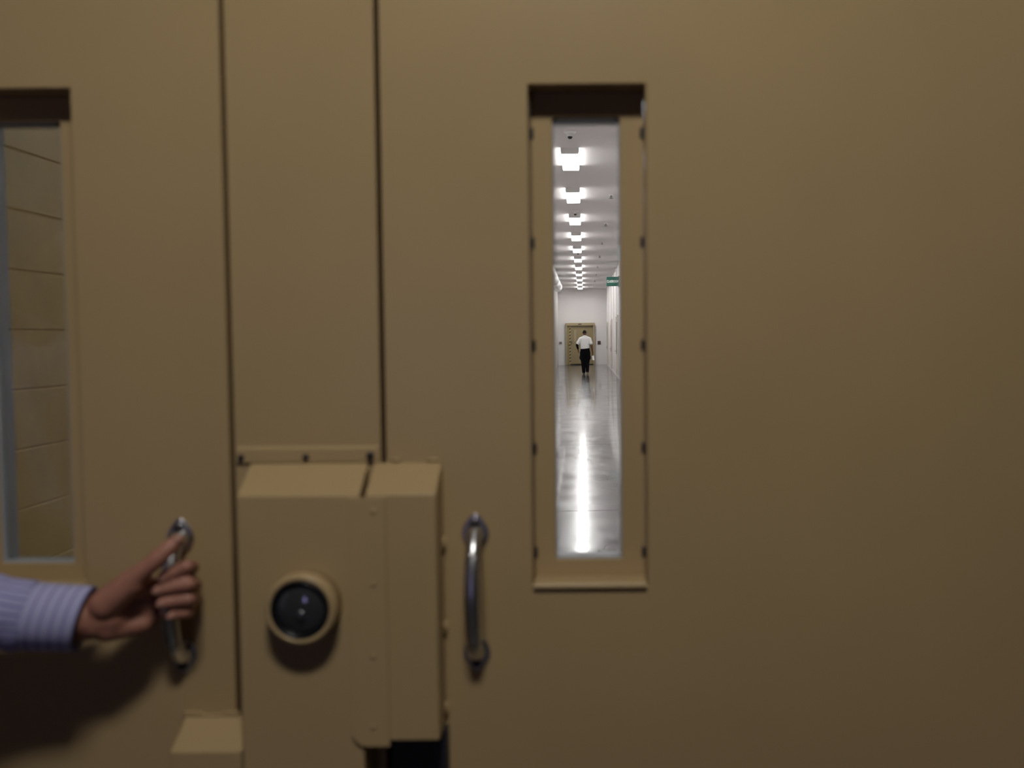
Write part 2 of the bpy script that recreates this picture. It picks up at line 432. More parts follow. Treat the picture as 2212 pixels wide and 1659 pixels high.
# pull handles are fixed on the leaves
def pull_handle(root, topc, botc):
    """topc / botc: screw points (x, z) of the two mounting plates on the door face"""
    h = bpy.data.objects.new('pull_handle', None); col.objects.link(h); h.parent = root
    base = Vector(((topc[0]+botc[0])/2, 0, (topc[1]+botc[1])/2)); h.location = base - parent_world(root)
    h['label'] = 'satin chrome pull handle'
    tx, tz = topc; bx_, bz = botc
    arch = [(0.012, 0.004), (0.0145, 0.015), (0.022, 0.0245), (0.036, 0.0345), (0.056, 0.0425), (0.080, 0.0475)]
    grip_pts = [(tx, -d, tz-k) for k, d in arch] + [((tx+bx_)/2, -0.049, (tz+bz)/2)] + [(bx_, -d, bz+k) for k, d in arch[::-1]]
    pts = spline(grip_pts, 8); n = len(pts)
    rad = [(0.0110 + 0.0010*cos((i/(n-1)-0.5)*2*pi*0.8) if 0.14 < i/(n-1) < 0.86 else 0.0105 + 0.004*(abs(i/(n-1)-0.5)*2-0.72)/0.28) for i in range(n)]
    finish('grip', tube(pts, rad, 24), M['chrome'], h, smooth=True)
    for (cx, cz, s) in ((tx, tz, 1), (bx_, bz, -1)):
        # leaf shaped mounting plate, wide by the grip and rounded at the tip
        prof = []
        for k in range(40):
            a = 2*pi*k/40
            wd = 0.0198*(1 - 0.42*max(0, sin(a))**1.3)
            prof.append((cx + wd*cos(a), cz - s*0.0085 + s*0.0262*sin(a)))
        bm = prism_y(prof, -0.0045, 0.0)
        # domed centre
        inner = [(cx + (x-cx)*0.62, cz + (z-cz)*0.62) for x, z in prof]
        prism_y(inner, -0.0085, -0.004, bm)
        finish('mounting_plate', bm, M['chrome'], h, bevel=0.0025, seg=3)
        sc = lathe([(0.0068, 0.0075), (0.0068, 0.0098), (0.0048, 0.0116), (0.0, 0.0122)], (cx, 0, cz + s*0.003), (0, -1, 0), 24)
        finish('screw', sc, M['bolt'], h, smooth=True)
    return h
def door_xz(px, py): p = at(px, py, 0); return (p.x, p.z)
RT, RB = door_xz(1027, 1134), door_xz(1031, 1422)
LT, LB = door_xz(391, 1144), door_xz(400, 1428)
pull_handle(door_r, RT, RB)
pull_handle(door_l, LT, LB)

# ---- centre panel between the leaves
pz0 = Z_(650, 997, 0)
cp = thing('center_panel', 'flat tan steel centre panel standing between the two door leaves', 'panel', ((SL0+SR0)/2, 0, 0))
bm = BX(SL0, SR0, 0.0, DT-0.02, LZ0, LZ1)
finish('panel_face', bm, M['tan'], cp, bevel=0.002)
bm = bmesh.new(); box(bm, SL0-0.04, SR0+0.04, DT-0.010, DT+0.005, LZ0, LZ1)
finish('seam_light_block', bm, M['black'], cp)  # added behind the seams to keep them dark and block corridor light
fz1, fz0 = Z_(650, 966, 0), Z_(650, 999, 0)
finish('flange', prism_x([(0, fz1+0.002), (-0.004, fz1-0.002), (-0.004, fz0), (0, fz0)], SL0+0.003, SR0-0.003), M['tan'], cp, bevel=0.001)
for px, py, r in ((521, 988, 0.0045), (661, 987, 0.0045), (800, 984, 0.0058)):
    p = at(px, py, -0.004)
    finish('bolt', lathe([(r, -0.001), (r, 0.003), (r*0.6, 0.0045), (0, 0.005)], (p.x, -0.004, p.z), (0, -1, 0), 16), M['bolt'], cp, smooth=True)

# ---- wide lock housing on the centre panel
P = 0.064
hx0, hx1 = X_(513, 1200, -P), X_(776, 1066, -P)
hzt, hzf = Z_(650, 999, -0.004), Z_(650, 1071, -P)
lh = thing('lock_housing', 'wide tan steel lock housing with sloped hood and round dark lens', 'lock box', ((hx0+hx1)/2, 0, 0.6))
finish('housing_cover', prism_x([(-0.0045, hzt), (-P, hzf), (-P, 0.60), (-0.0005, 0.60), (-0.0005, hzt-0.02)], hx0, hx1), M['tan'], lh, bevel=0.003, seg=3)
lc = at(662, 1305, -P)
finish('lens_collar', lathe([(0.0500, -0.002), (0.0498, 0.026), (0.0470, 0.0325), (0.0440, 0.0335), (0.0402, 0.0325), (0.0402, 0.006)], lc, (0, -1, 0), 64, cap1=False), M['tan'], lh, smooth=True)
finish('lens_gasket', lathe([(0.0402, 0.012), (0.0402, 0.0325), (0.0385, 0.0338), (0.0350, 0.0322), (0.0345, 0.012)], lc, (0, -1, 0), 64, cap0=False, cap1=False), M['rubber'], lh, smooth=True)
finish('lens', lathe([(0.0346, 0.020), (0.0346, 0.0270), (0.031, 0.0292), (0.024, 0.0318), (0.015, 0.0336), (0.007, 0.0344), (0, 0.0346)], lc, (0, -1, 0), 64), M['lens'], lh, smooth=True)
finish('lens_boss', lathe([(0.0085, 0.030), (0.0075, 0.0362), (0.004, 0.0374), (0, 0.0378)], lc + Vector((0.002, 0, -0.006)), (0, -1, 0), 24), M['lens'], lh, smooth=True)

# ---- narrow lock guard fixed on the right leaf, plate lapping over the housing
gx_0, gx_1 = hx1 + 0.0075, X_(945, 1300, -P)
gzt, gzf, gzb = Z_(870, 997, 0), Z_(860, 1068, -P), Z_(890, 1601, -P)
lg = thing('lock_guard', 'narrow tan lock cover with overlapping flat plate beside the right handle', 'lock box', ((gx_0+gx_1)/2, 0, gzb))
finish('guard_cover', prism_x([(-0.0015, gzt), (-P, gzf), (-P, gzb), (-0.0015, gzb)], gx_0, gx_1), M['tan'], lg, bevel=0.003, seg=3)
plx0, plx1 = X_(756, 1300, -P), X_(838, 1300, -P)
plz0, plz1 = Z_(800, 1611, -P), gzf - 0.004
r = 0.022
pl = [(plx1, plz0), (plx1, plz1), (plx0, plz1)] + [(plx0 + r - r*cos(a), plz0 + r - r*sin(a)) for a in [pi/2*k/8 for k in range(9)]]
finish('lap_plate', prism_y(pl, -P-0.0045, -P-0.0006), M['tan'], lg, bevel=0.001)
for py in (1105, 1262, 1418, 1570):
    p = at(806, py, -P-0.0045)
    finish('rivet', lathe([(0.0042, 0.0002), (0.0036, 0.0010), (0.0, 0.0014)], (p.x, -P-0.0045, p.z), (0, -1, 0), 16), M['tan'], lg, smooth=True)
for px0, px1 in ((845, 866), (922, 952)):
    a, b = at(px0, 994, 0), at(px1, 994, 0)
    finish('weld_bead', tube([(a.x, -0.0022, a.z), ((a.x+b.x)/2, -0.003, (a.z+b.z)/2 + 0.0005), (b.x, -0.0022, b.z)], [0.0026, 0.0034, 0.0026], 10), M['tan'], lg, smooth=True)
# welds down the right edge
for py in (1175, 1355, 1530):
    p = at(962, py, 0)
    finish('weld_bead', tube([(gx_1+0.001, -0.002, p.z-0.012), (gx_1+0.002, -0.003, p.z), (gx_1+0.001, -0.002, p.z+0.012)], [0.0022, 0.003, 0.0022], 8), M['tan'], lg, smooth=True)
# ---- black steel strip below the guard
bp = tag(finish('strike_panel', BX(X_(846, 1640, -0.02), X_(971, 1640, -0.004), -0.02, -0.0006, 0.25, gzb-0.0015), M['black'], None, bevel=0.0015),
         'black steel panel directly below the narrow lock cover', 'panel')

# ---- small latch box lower left
q = 0.058
sx0, sx1 = X_(366, 1640, -q), hx0 - 0.004
szt, szf = Z_(460, 1545, 0), Z_(450, 1624, -q)
sb = thing('latch_box', 'small tan latch box with sloped top below the gripped handle', 'lock box', ((sx0+sx1)/2, 0, 0.55))
tp = [(-0.0005, szt+0.002), (-0.008, szt-0.001), (-q*0.35, szt-0.011), (-q, szf), (-q, 0.55), (-0.0005, 0.55)]
finish('box_cover', prism_x(tp, sx0, sx1), M['tan'], sb, bevel=0.003, seg=3)
ta, tb = X_(396, 1534, 0), X_(520, 1534, 0)
prof = [(ta, szt), (tb, szt), (tb, szt+0.0075), (tb-0.02, szt+0.0070), (tb-0.03, szt+0.0030), (ta+0.035, szt+0.0030), (ta+0.026, szt+0.0072), (ta+0.004, szt+0.0075)]
finish('mounting_tab', prism_y(prof, -0.0065, -0.0006), M['tan'], sb, bevel=0.001)
p = at(527, 1614, -0.02)

# ================================================================== ROOM IN FRONT OF THE DOORS
bm = bmesh.new(); box(bm, -2.6, LX0-0.01, 0, DT+0.11, 0, CH); box(bm, RX1+0.01, 2.6, 0, DT+0.11, 0, CH); box(bm, LX0-0.01, RX1+0.01, 0, DT+0.11, LZ1+0.012, CH)
struct('wall_front', bm, M['room'], 'beige wall around the pair of tan steel doors', 'wall')
struct('ceiling_near', BX(-2.6, 2.6, -4.4, -0.001, RH, RH+0.2), M['room'], 'beige ceiling of the room in front of the tan doors', 'ceiling')
struct('wall_near_left', BX(-2.6, -2.4, -4.2, -0.002, 0, RH), M['room'], 'beige side wall left of the tan doors', 'wall')
struct('wall_near_right', BX(2.4, 2.6, -4.2, -0.002, 0, RH), M['room'], 'beige side wall right of the tan doors', 'wall')
bwx = (-1.02, -0.74, 1.05, 1.75)
struct('wall_back', ring_slab((-2.6, 2.6, 0, RH), bwx, -4.4, -4.2), M['room'], 'beige wall behind the viewer with a narrow window', 'wall')
w = thing('window_3', 'narrow daylit window in the wall behind the viewer', 'window', (-0.88, -4.3, 1.05), kind='structure')
finish('window_pane', BX(bwx[0]+0.001, bwx[1]-0.001, -4.31, -4.30, bwx[2]+0.001, bwx[3]-0.001), M['daylit'], w)
finish('window_frame', ring_slab((bwx[0]-0.03, bwx[1]+0.03, bwx[2]-0.03, bwx[3]+0.03), bwx, -4.198, -4.18), M['tan'], w)

def room_light(x, y, sx, sy, label, m):
    t = thing('ceiling_light', label, 'ceiling light', (x, y, RH))
    finish('housing', BX(x-sx, x+sx, y-sy, y+sy, RH-0.045, RH-0.002), M['fixture'], t)
    finish('diffuser', BX(x-sx+0.02, x+sx-0.02, y-sy+0.02, y+sy-0.02, RH-0.062, RH-0.046), m, t)
room_light(-0.06, -1.42, 0.28, 0.15, 'white ceiling light above and in front of the tan doors', M['roomlamp'])

# ================================================================== CORRIDOR FITTINGS
ORD = ['first', 'second', 'third', 'fourth', 'fifth', 'sixth', 'seventh', 'eighth', 'ninth', 'tenth', 'last']
def corridor_light():
    t = thing('ceiling_light', 'x', 'ceiling light', (0, 0, CH))
    w, L, d = 0.135, 0.70, 0.088
    prof = [(-w*0.80, -0.001), (w*0.80, -0.001), (w*0.80, -0.007), (-w*0.80, -0.007)]
    finish('housing', prism_y([(x, CH+z) for x, z in prof], -L+0.01, L-0.01), M['fixture'], t)
    for y0, y1 in ((-L, -L+0.012), (L-0.012, L)):
        bm = prism_y([(x, CH+z) for x, z in ((-w, -0.001), (w, -0.001), (w, -d*0.6), (w*0.93, -d), (-w*0.93, -d), (-w, -d*0.6))], y0, y1)
        finish('end_cap', bm, M['fixture'], t)
    bm = prism_y([(x, CH+z) for x, z in ((-w*0.97, -0.0075), (w*0.97, -0.0075), (w*0.97, -d*0.6), (w*0.9, -d+0.002), (-w*0.9, -d+0.002), (-w*0.97, -d*0.6))], -L+0.0125, L-0.0125)
    o = finish('diffuser', bm, M['lamp'], t)
    o.data.materials.append(M['lampside'])
    for p_ in o.data.polygons:
        if abs(p_.normal.x) > 0.9: p_.material_index = 1
    return t
def copy_tree(o, parent=None):
    c = o.copy(); col.objects.link(c); c.parent = parent
    for ch in list(o.children): copy_tree(ch, c)
    return c
def ord_label(i, n, what, tail):
    if i == n-1: return 'farthest %s %s' % (what, tail)
    if i == 0: return 'nearest %s %s' % (what, tail)
    return '%s %s from the near end %s' % (ORD[i], what, tail)
LX = -0.185
L0 = corridor_light()
for i in range(11):
    o = L0 if i == 0 else copy_tree(L0)
    o.location = (LX, 14.77 + 3.7*i - 1.38, CH)
    o['label'] = ord_label(i, 11, 'white glowing ceiling light', 'in the corridor row'); o['group'] = 'ceiling lights down the corridor'
for i in range(2):       # unseen lights added nearer the doors to brighten the vestibule block wall
    o = copy_tree(L0); o.location = (LX, 14.77 - 3.7*(i+1) - 1.38, CH)
    o['label'] = ('added unseen ceiling light just above the top of the door window', 'added unseen ceiling light closest to the tan doors, above the view')[i]; o['group'] = 'added ceiling lights above the window view'

# sprinkler heads
def sprinkler():
    t = thing('sprinkler_head', 'x', 'sprinkler', (0, 0, CH))
    finish('escutcheon', lathe([(0.05, 0.0005), (0.048, 0.006), (0.02, 0.012)], (0, 0, CH), (0, 0, -1), 16), M['fixture'], t, smooth=True)
    bm = lathe([(0.013, 0.010), (0.013, 0.030), (0.008, 0.032)], (0, 0, CH), (0, 0, -1), 12)
    tube([(-0.012, 0, CH-0.03), (-0.018, 0, CH-0.045), (0, 0, CH-0.064)], [0.005]*3, 6, bm); tube([(0.012, 0, CH-0.03), (0.018, 0, CH-0.045), (0, 0, CH-0.064)], [0.005]*3, 6, bm)
    finish('frame', bm, M['sprk'], t)
    finish('deflector', lathe([(0.042, 0.062), (0.042, 0.066)], (0, 0, CH), (0, 0, -1), 16), M['sprk'], t)
    return t
S0 = sprinkler()
for i in range(8):
    o = S0 if i == 0 else copy_tree(S0)
    o.location = (0.555, 18.7 + 4.55*i - 1.38, CH)
    o['label'] = ord_label(i, 8, 'small dark sprinkler head', 'right of the ceiling lights'); o['group'] = 'sprinklers on the corridor ceiling'

# small dome detectors
def dome():
    t = thing('ceiling_dome', 'x', 'camera dome', (0, 0, CH))
    finish('base', lathe([(0.085, 0.0005), (0.082, 0.02), (0.05, 0.035)], (0, 0, CH), (0, 0, -1), 24), M['fixture'], t, smooth=True)
    finish('neck', lathe([(0.045, 0.03), (0.034, 0.075)], (0, 0, CH), (0, 0, -1), 20), M['fixture'], t, smooth=True)
    finish('dome', lathe([(0.034, 0.074), (0.030, 0.092), (0.018, 0.104), (0, 0.108)], (0, 0, CH), (0, 0, -1), 20), M['rubber'], t, smooth=True)
    return t
D0 = dome()
for i, (Zc, lab) in enumerate(((12.95, 'small white dome with dark tip in front of the nearest ceiling light'), (20.9, 'small grey dome just before the third ceiling light'),
                               (30.6, 'small dark dome just behind the fourth ceiling light'), (39.6, 'small dark dome just before the eighth ceiling light'))):
    o = D0 if i == 0 else copy_tree(D0)
    o.location = (-0.165, Zc - 1.38, CH); o['label'] = lab; o['group'] = 'domes between the ceiling lights'

# white duct on the left, turning into the wall
t = thing('round_duct', 'white round duct along the left wall below the corridor ceiling', 'duct', (-1.20, 44.0, 3.95))
dz = 3.93; dx = -1.215; dr = 0.205
pts = [(dx, 24.0, dz), (dx, 30.0, dz), (dx, 36.0, dz), (dx, 42.0, dz), (dx, 44.0, dz)] + [(dx - 0.05*(1-cos(a)), 44.0 + 0.10*sin(a)*2.2, dz) for a in [pi/2*k/5 for k in range(1, 6)]]
finish('duct_pipe', tube(pts, [dr]*4 + [dr, dr*.98, dr*.94, dr*.85, dr*.7, dr*.45], 28), M['duct'], t, smooth=True)
for y in (26.0, 32.0, 38.0, 43.6):
    bm = bmesh.new(); tube([(dx-0.02, y, dz+dr-0.01), (dx-0.02, y, CH-0.001)], [0.012, 0.012], 8, bm)
    tube([(dx + (dr+0.004)*cos(a), y, dz + (dr+0.004)*sin(a)) for a in [2*pi*k/24 for k in range(25)]], [0.010]*25, 6, bm)
    finish('hanger', bm, M['plate'], t)
# seams between duct lengths
bm = bmesh.new()

# piers and doors on the right wall
PIER = [53.2 - 3.72*k for k in range(0, 6)]
for i, Zc in enumerate(PIER):
    y = Zc - 1.38
    struct('trim_%d' % (i+1), BX(XR-0.040, XR-0.0005, y-0.42, y+0.42, 0.0, CH-0.0005), M['white'], ord_label(i, 6, 'shallow white pier', 'of the right wall').replace('nearest', 'x').replace('farthest', 'y') if False else
           ['shallow white pier on the right wall beside the end wall', 'second shallow white pier from the end wall', 'third shallow white pier from the end wall',
            'fourth shallow white pier from the end wall', 'fifth shallow white pier from the end wall', 'shallow white pier nearest the CLASSROOM sign'][i], 'pier')
def side_door(i, y, label):
    t = thing('door_%d' % i, label, 'door', (XR, y, 0), kind='structure')
    a = 0.50; h = 2.34
    x = XR - 0.0005
    bm = bmesh.new(); box(bm, x-0.06, x, y-a-0.06, y-a, 0, h+0.06); box(bm, x-0.06, x, y+a, y+a+0.06, 0, h+0.06); box(bm, x-0.06, x, y-a, y+a, h, h+0.06)
    finish('door_frame', bm, M['beige'], t)
    finish('door_panel', BX(x-0.035, x, y-a+0.008, y+a-0.008, 0.008, h-0.006), M['beige'], t)
    finish('vision_lite', BX(x-0.050, x-0.0352, y-a+0.06, y+a-0.12, 1.13, 2.14), M['dark'], t)
    bm = BX(x-0.075, x-0.0352, y-a+0.05, y-a+0.17, 0.88, 1.12)
    finish('lock_plate', bm, M['bolt'], t)
    finish('lever', tube([(x-0.075, y-a+0.11, 1.0), (x-0.125, y-a+0.11, 1.0), (x-0.13, y-a+0.25, 1.0)], [0.011, 0.011, 0.010], 8), M['plate'], t, smooth=True)
    finish('hinge', BX(x-0.065, x-0.0352, y-a+0.02, y-a+0.06, 0.06, 0.30), M['bolt'], t)
side_door(4, 50.60, 'beige side door with dark lite on the right wall nearest the end wall')
side_door(5, 43.32, 'beige side door with dark lite beyond the CLASSROOM sign')
side_door(6, 35.85, 'beige side door on the right wall partly behind the window edge')
struct('baseboard_right', BX(XR-0.050, XR-0.0405, 20, YF-0.01, 0.014, 0.08), M['white'], 'pale baseboard along the right corridor wall', 'baseboard')

# CLASSROOM blade sign
def text_mesh(body, width, height):
    cu = bpy.data.curves.new('t', 'FONT'); cu.body = body; cu.align_x = 'CENTER'; cu.align_y = 'CENTER'; cu.extrude = 0.0; cu.offset = 0.028; cu.resolution_u = 3
    o = bpy.data.objects.new('t', cu); col.objects.link(o)
    me = bpy.data.meshes.new_from_object(o.evaluated_get(bpy.context.evaluated_depsgraph_get()))
    bpy.data.objects.remove(o)
    xs = [v.co.x for v in me.vertices]; ys = [v.co.y for v in me.vertices]
    cx, cy = (max(xs)+min(xs))/2, (max(ys)+min(ys))/2; sx, sy = width/(max(xs)-min(xs)), height/(max(ys)-min(ys))
    bm = bmesh.new(); bm.from_mesh(me); bpy.data.meshes.remove(me)
    for v in bm.verts: v.co = Vector(((v.co.x-cx)*sx, 0, (v.co.y-cy)*sy))
    r = bmesh.ops.extrude_face_region(bm, geom=bm.faces[:])
    for e in r['geom']:
        if isinstance(e, bmesh.types.BMVert): e.co.y = 0.002
    return bm
def blade_sign(Yc, x0, x1, z0, z1, label, face, text=None):
    t = thing('wall_sign', label, 'sign', (x1, Yc, z0))
    finish('sign_board', BX(x0, x1, Yc, Yc+0.012, z0, z1), face, t, bevel=0.003)
    finish('bracket', BX(x1-0.03, XR-0.001, Yc+0.013, Yc+0.03, z0-0.03, z1+0.03), M['plate'], t)
    if text:
        bm = text_mesh(text, (x1-x0)*0.93, (z1-z0)*0.27)
        bmesh.ops.translate(bm, verts=bm.verts, vec=((x0+x1)/2, Yc-0.0024, (z0+z1)/2 + 0.004))
        finish('lettering', bm, M['signwhite'], t)
YS = 34.0 - 1.38
a, b = at(1310.3, 618.3, YS), at(1336.5, 597.8, YS)
blade_sign(YS, a.x, b.x, a.z, b.z, 'green CLASSROOM sign with white letters projecting from the right wall', M['green'], 'CLASSROOM')
YS2 = 23.0 - 1.38
a, b = at(1334.8, 562, YS2), at(1372, 531.5, YS2)
blade_sign(YS2, a.x, b.x, a.z, b.z, 'blank blue grey sign cut off by the right window edge', M['bluegrey'])

# ---- far end door
def fx(px, py=745): return X_(px, py, YF)
def fz(py, px=1260): return Z_(px, py, YF)
d3 = thing('door_3', 'tan steel door with hazard tape at the far end of the corridor', 'door', (fx(1253), YF, 0), kind='structure')
ox0, ox1, oz1 = fx(1222.2), fx(1284.6), fz(697.6)
ix0, ix1, iz1 = fx(1225.2), fx(1281.5), fz(703.5)
bm = bmesh.new()
box(bm, ox0, ix0, YF-0.22, YF-0.001, 0, oz1); box(bm, ix1, ox1, YF-0.22, YF-0.001, 0, oz1); box(bm, ix0, ix1, YF-0.22, YF-0.001, iz1, oz1)
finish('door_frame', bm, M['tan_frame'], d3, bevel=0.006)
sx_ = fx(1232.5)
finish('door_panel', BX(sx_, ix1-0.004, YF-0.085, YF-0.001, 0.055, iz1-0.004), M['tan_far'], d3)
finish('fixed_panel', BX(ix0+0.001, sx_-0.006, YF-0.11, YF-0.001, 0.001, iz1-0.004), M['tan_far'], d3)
finish('threshold', BX(sx_-0.005, ix1-0.002, YF-0.06, YF-0.002, 0.0005, 0.05), M['dark'], d3)
hz = BX(fx(1230.3), fx(1232.6), YF-0.1145, YF-0.1105, fz(786), fz(704.6))
finish('hazard_tape', hz, M['hazard'], d3)
finish('vision_lite', BX(fx(1240.5), fx(1244.8), YF-0.089, YF-0.0855, fz(738), fz(712.5)), M['pale'], d3)
finish('pull_handle', tube([(fx(1234.4), YF-0.086, fz(741.5)), (fx(1234.4), YF-0.15, fz(741)), (fx(1234.4), YF-0.15, fz(738.5)), (fx(1234.4), YF-0.086, fz(738))], [0.022]*4, 8), M['bolt'], d3)
finish('keyhole', lathe([(0.03, 0), (0.03, 0.012), (0.0, 0.013)], (fx(1228.6), YF-0.1105, fz(745.4)), (0, -1, 0), 12), M['maroon'], d3)
finish('closer_plate', BX(fx(1249.5), fx(1256.5), YF-0.226, YF-0.2205, fz(701.4), fz(699.4)), M['bolt'], d3)
t = thing('wall_plate', 'small grey metal plate on the end wall left of the door', 'wall plate', (fx(1211), YF, fz(743)))
finish('plate', BX(fx(1207.8), fx(1214.2), YF-0.05, YF-0.001, fz(743), fz(737.6)), M['plate'], t, bevel=0.004)
finish('slot', BX(fx(1209.5), fx(1212.6), YF-0.053, YF-0.0505, fz(741.2), fz(739.5)), M['bolt'], t)
t = thing('wall_plaque', 'small maroon plaque on the end wall right of the door', 'sign', (fx(1294), YF, fz(744)))
finish('plaque', BX(fx(1291.2), fx(1297.2), YF-0.03, YF-0.001, fz(744), fz(737.2)), M['maroon'], t, bevel=0.004)
finish('plaque_border', ring_slab((fx(1290.8), fx(1297.6), fz(744.4), fz(736.8)), (fx(1291.6), fx(1296.8), fz(743.5), fz(737.7)), YF-0.036, YF-0.0305), M['bolt'], t)

# ================================================================== PERSON WALKING DOWN THE CORRIDOR
def hand_geo(bm, wrist, dirv, palm_n, side, s=1.0, curl=0.5):
    """relaxed hand: wrist point, direction of the fingers, palm normal, side = towards the thumb"""
    d, n, sd = Vector(dirv).normalized(), Vector(palm_n).normalized(), Vector(side).normalized()
    w = Vector(wrist)
    for k, (o, L) in enumerate(((0.030, 0.072), (0.010, 0.080), (-0.010, 0.075), (-0.028, 0.060))):
        m = w + d*(0.085*s) + sd*(o*s)
        rcone(bm, w + sd*(o*0.5*s), m, 0.017*s, 0.0125*s, n=10)
        p1 = m + (d*cos(curl*0.5) + n*sin(curl*0.5))*(L*0.45*s)
        p2 = p1 + (d*cos(curl*1.3) + n*sin(curl*1.3))*(L*0.32*s)
        p3 = p2 + (d*cos(curl*2.0) + n*sin(curl*2.0))*(L*0.25*s)
        chain(bm, [m, p1, p2, p3], [0.0105*s, 0.0095*s, 0.0085*s, 0.0075*s], n=10)
    t0 = w + d*0.02*s + sd*0.022*s
    t1 = t0 + (d*0.7 + sd*0.6 + n*0.3).normalized()*0.045*s
    t2 = t1 + (d*0.9 + sd*0.25 + n*0.4).normalized()*0.032*s
    t3 = t2 + (d*0.95 + n*0.4).normalized()*0.026*s
    chain(bm, [t0, t1, t2, t3], [0.017*s, 0.0135*s, 0.0115*s, 0.0095*s], n=10)

ZM = 39.9; YM = ZM - 1.38
mb = at(1264.3, 809, YM)
man = None
B = Vector((mb.x, YM, 0.0))
def L_(x, y, z): return B + Vector((x, y, z))
bm = bmesh.new()
# head tipped slightly forward, neck, torso, arms, legs
ell(bm, L_(-0.015, 0.03, 1.735), (0.078, 0.098, 0.108), Matrix.Rotation(-0.25, 3, 'X'))
ell(bm, L_(-0.015, 0.075, 1.695), (0.055, 0.055, 0.07))
ell(bm, L_(-0.015, 0.125, 1.715), (0.013, 0.02, 0.02))
for s in (-1, 1): ell(bm, L_(-0.015 + s*0.080, 0.02, 1.725), (0.010, 0.022, 0.032))
rcone(bm, L_(-0.012, 0.0, 1.54), L_(-0.012, 0.015, 1.66), 0.062, 0.056)
rcone(bm, L_(0, 0, 1.42), L_(0, 0, 1.05), 0.145, 0.125, sq=(1.15, 0.72), up=(0, 1, 0))
lsh, lel, lwr = L_(-0.195, 0.0, 1.475), L_(-0.335, -0.03, 1.215), L_(-0.292, 0.13, 1.03)
rsh, rel, rwr = L_(0.190, 0.0, 1.475), L_(0.268, -0.035, 1.185), L_(0.325, 0.03, 0.905)
chain(bm, [L_(-0.08, 0, 1.49), lsh, lel, lwr], [0.075, 0.062, 0.045, 0.029])
chain(bm, [L_(0.08, 0, 1.49), rsh, rel, rwr], [0.075, 0.062, 0.045, 0.029])
hand_geo(bm, lwr, (0.12, 0.25, -1), (0.6, 0.5, 0.2), (0.5, 0.8, 0.1), 1.0, 0.5)
hand_geo(bm, rwr, (0.10, 0.05, -1), (-0.9, 0.1, 0), (-0.1, 0.95, 0), 1.0, 0.75)
chain(bm, [L_(-0.09, 0, 0.95), L_(-0.095, 0.02, 0.52), L_(-0.062, -0.02, 0.10)], [0.10, 0.062, 0.042])
chain(bm, [L_(0.09, 0, 0.95), L_(0.095, 0.06, 0.52), L_(0.085, -0.13, 0.135)], [0.10, 0.062, 0.042])
man = merged('person', bm, 0.0065, M['skin_dark'], None, 3)
tag(man, 'person in white t-shirt and black trousers walking away down the corridor', 'person')
# clothing
bm = bmesh.new()
ell(bm, L_(-0.015, 0.025, 1.752), (0.083, 0.103, 0.094), Matrix.Rotation(-0.25, 3, 'X'))
merged('hair', bm, 0.007, M['hair_black'], man, 2)
bm = bmesh.new()
rcone(bm, L_(0, 0.0, 1.42), L_(-0.01, 0.0, 1.10), 0.165, 0.155, sq=(1.25, 0.80), up=(0, 1, 0))
rcone(bm, L_(-0.005, 0, 1.40), L_(-0.005, 0, 1.50), 0.16, 0.09, sq=(1.3, 0.75), up=(0, 1, 0))
chain(bm, [L_(-0.02, 0, 1.53), L_(-0.185, 0, 1.468), L_(-0.298, -0.022, 1.30)], [0.085, 0.085, 0.078])
chain(bm, [L_(0.02, 0, 1.53), L_(0.182, 0, 1.468), L_(0.248, -0.025, 1.29)], [0.085, 0.085, 0.076])
rcone(bm, L_(-0.012, 0.002, 1.53), L_(-0.012, 0.010, 1.60), 0.086, 0.066)
# folds pulled across the lower back
for a, b in (((0.06, -0.118, 1.10), (-0.06, -0.122, 1.28)), ((0.12, -0.112, 1.11), (0.02, -0.120, 1.30)), ((-0.04, -0.118, 1.09), (-0.13, -0.108, 1.22)), ((0.15, -0.100, 1.13), (0.12, -0.112, 1.26))):
    rcone(bm, L_(*a), L_(*b), 0.015, 0.009)
# clean hem
o = merged('t_shirt', bm, 0.007, M['tee'], man, 4)
bmh = bmesh.new(); bmh.from_mesh(o.data)
off = parent_world(man)
bmesh.ops.bisect_plane(bmh, geom=bmh.verts[:]+bmh.edges[:]+bmh.faces[:], plane_co=Vector((0, 0, 1.065))-off, plane_no=(0, 0.0, 1), clear_inner=True)
bmh.to_mesh(o.data); bmh.free()
for p_ in o.data.polygons: p_.use_smooth = True
bm = bmesh.new()
chain(bm, [L_(-0.308, -0.024, 1.285), lel, lwr + (lel-lwr)*0.25], [0.062, 0.054, 0.038])
merged('arm_sleeve', bm, 0.007, M['blackcloth'], man, 2)
bm = bmesh.new()
rcone(bm, L_(0, 0, 1.06), L_(0, 0, 0.86), 0.148, 0.172, sq=(1.28, 0.82), up=(0, 1, 0))
chain(bm, [L_(-0.100, 0.0, 0.90), L_(-0.098, 0.01, 0.66), L_(-0.082, 0.015, 0.47), L_(-0.062, -0.02, 0.09)], [0.122, 0.112, 0.090, 0.068])
chain(bm, [L_(0.100, 0.0, 0.90), L_(0.098, 0.03, 0.66), L_(0.088, 0.05, 0.47), L_(0.088, -0.12, 0.13)], [0.122, 0.112, 0.090, 0.068])
for s in (-1, 1): ell(bm, L_(s*0.205, 0.0, 0.70), (0.035, 0.07, 0.09))
merged('trousers', bm, 0.0075, M['blackcloth'], man, 4)
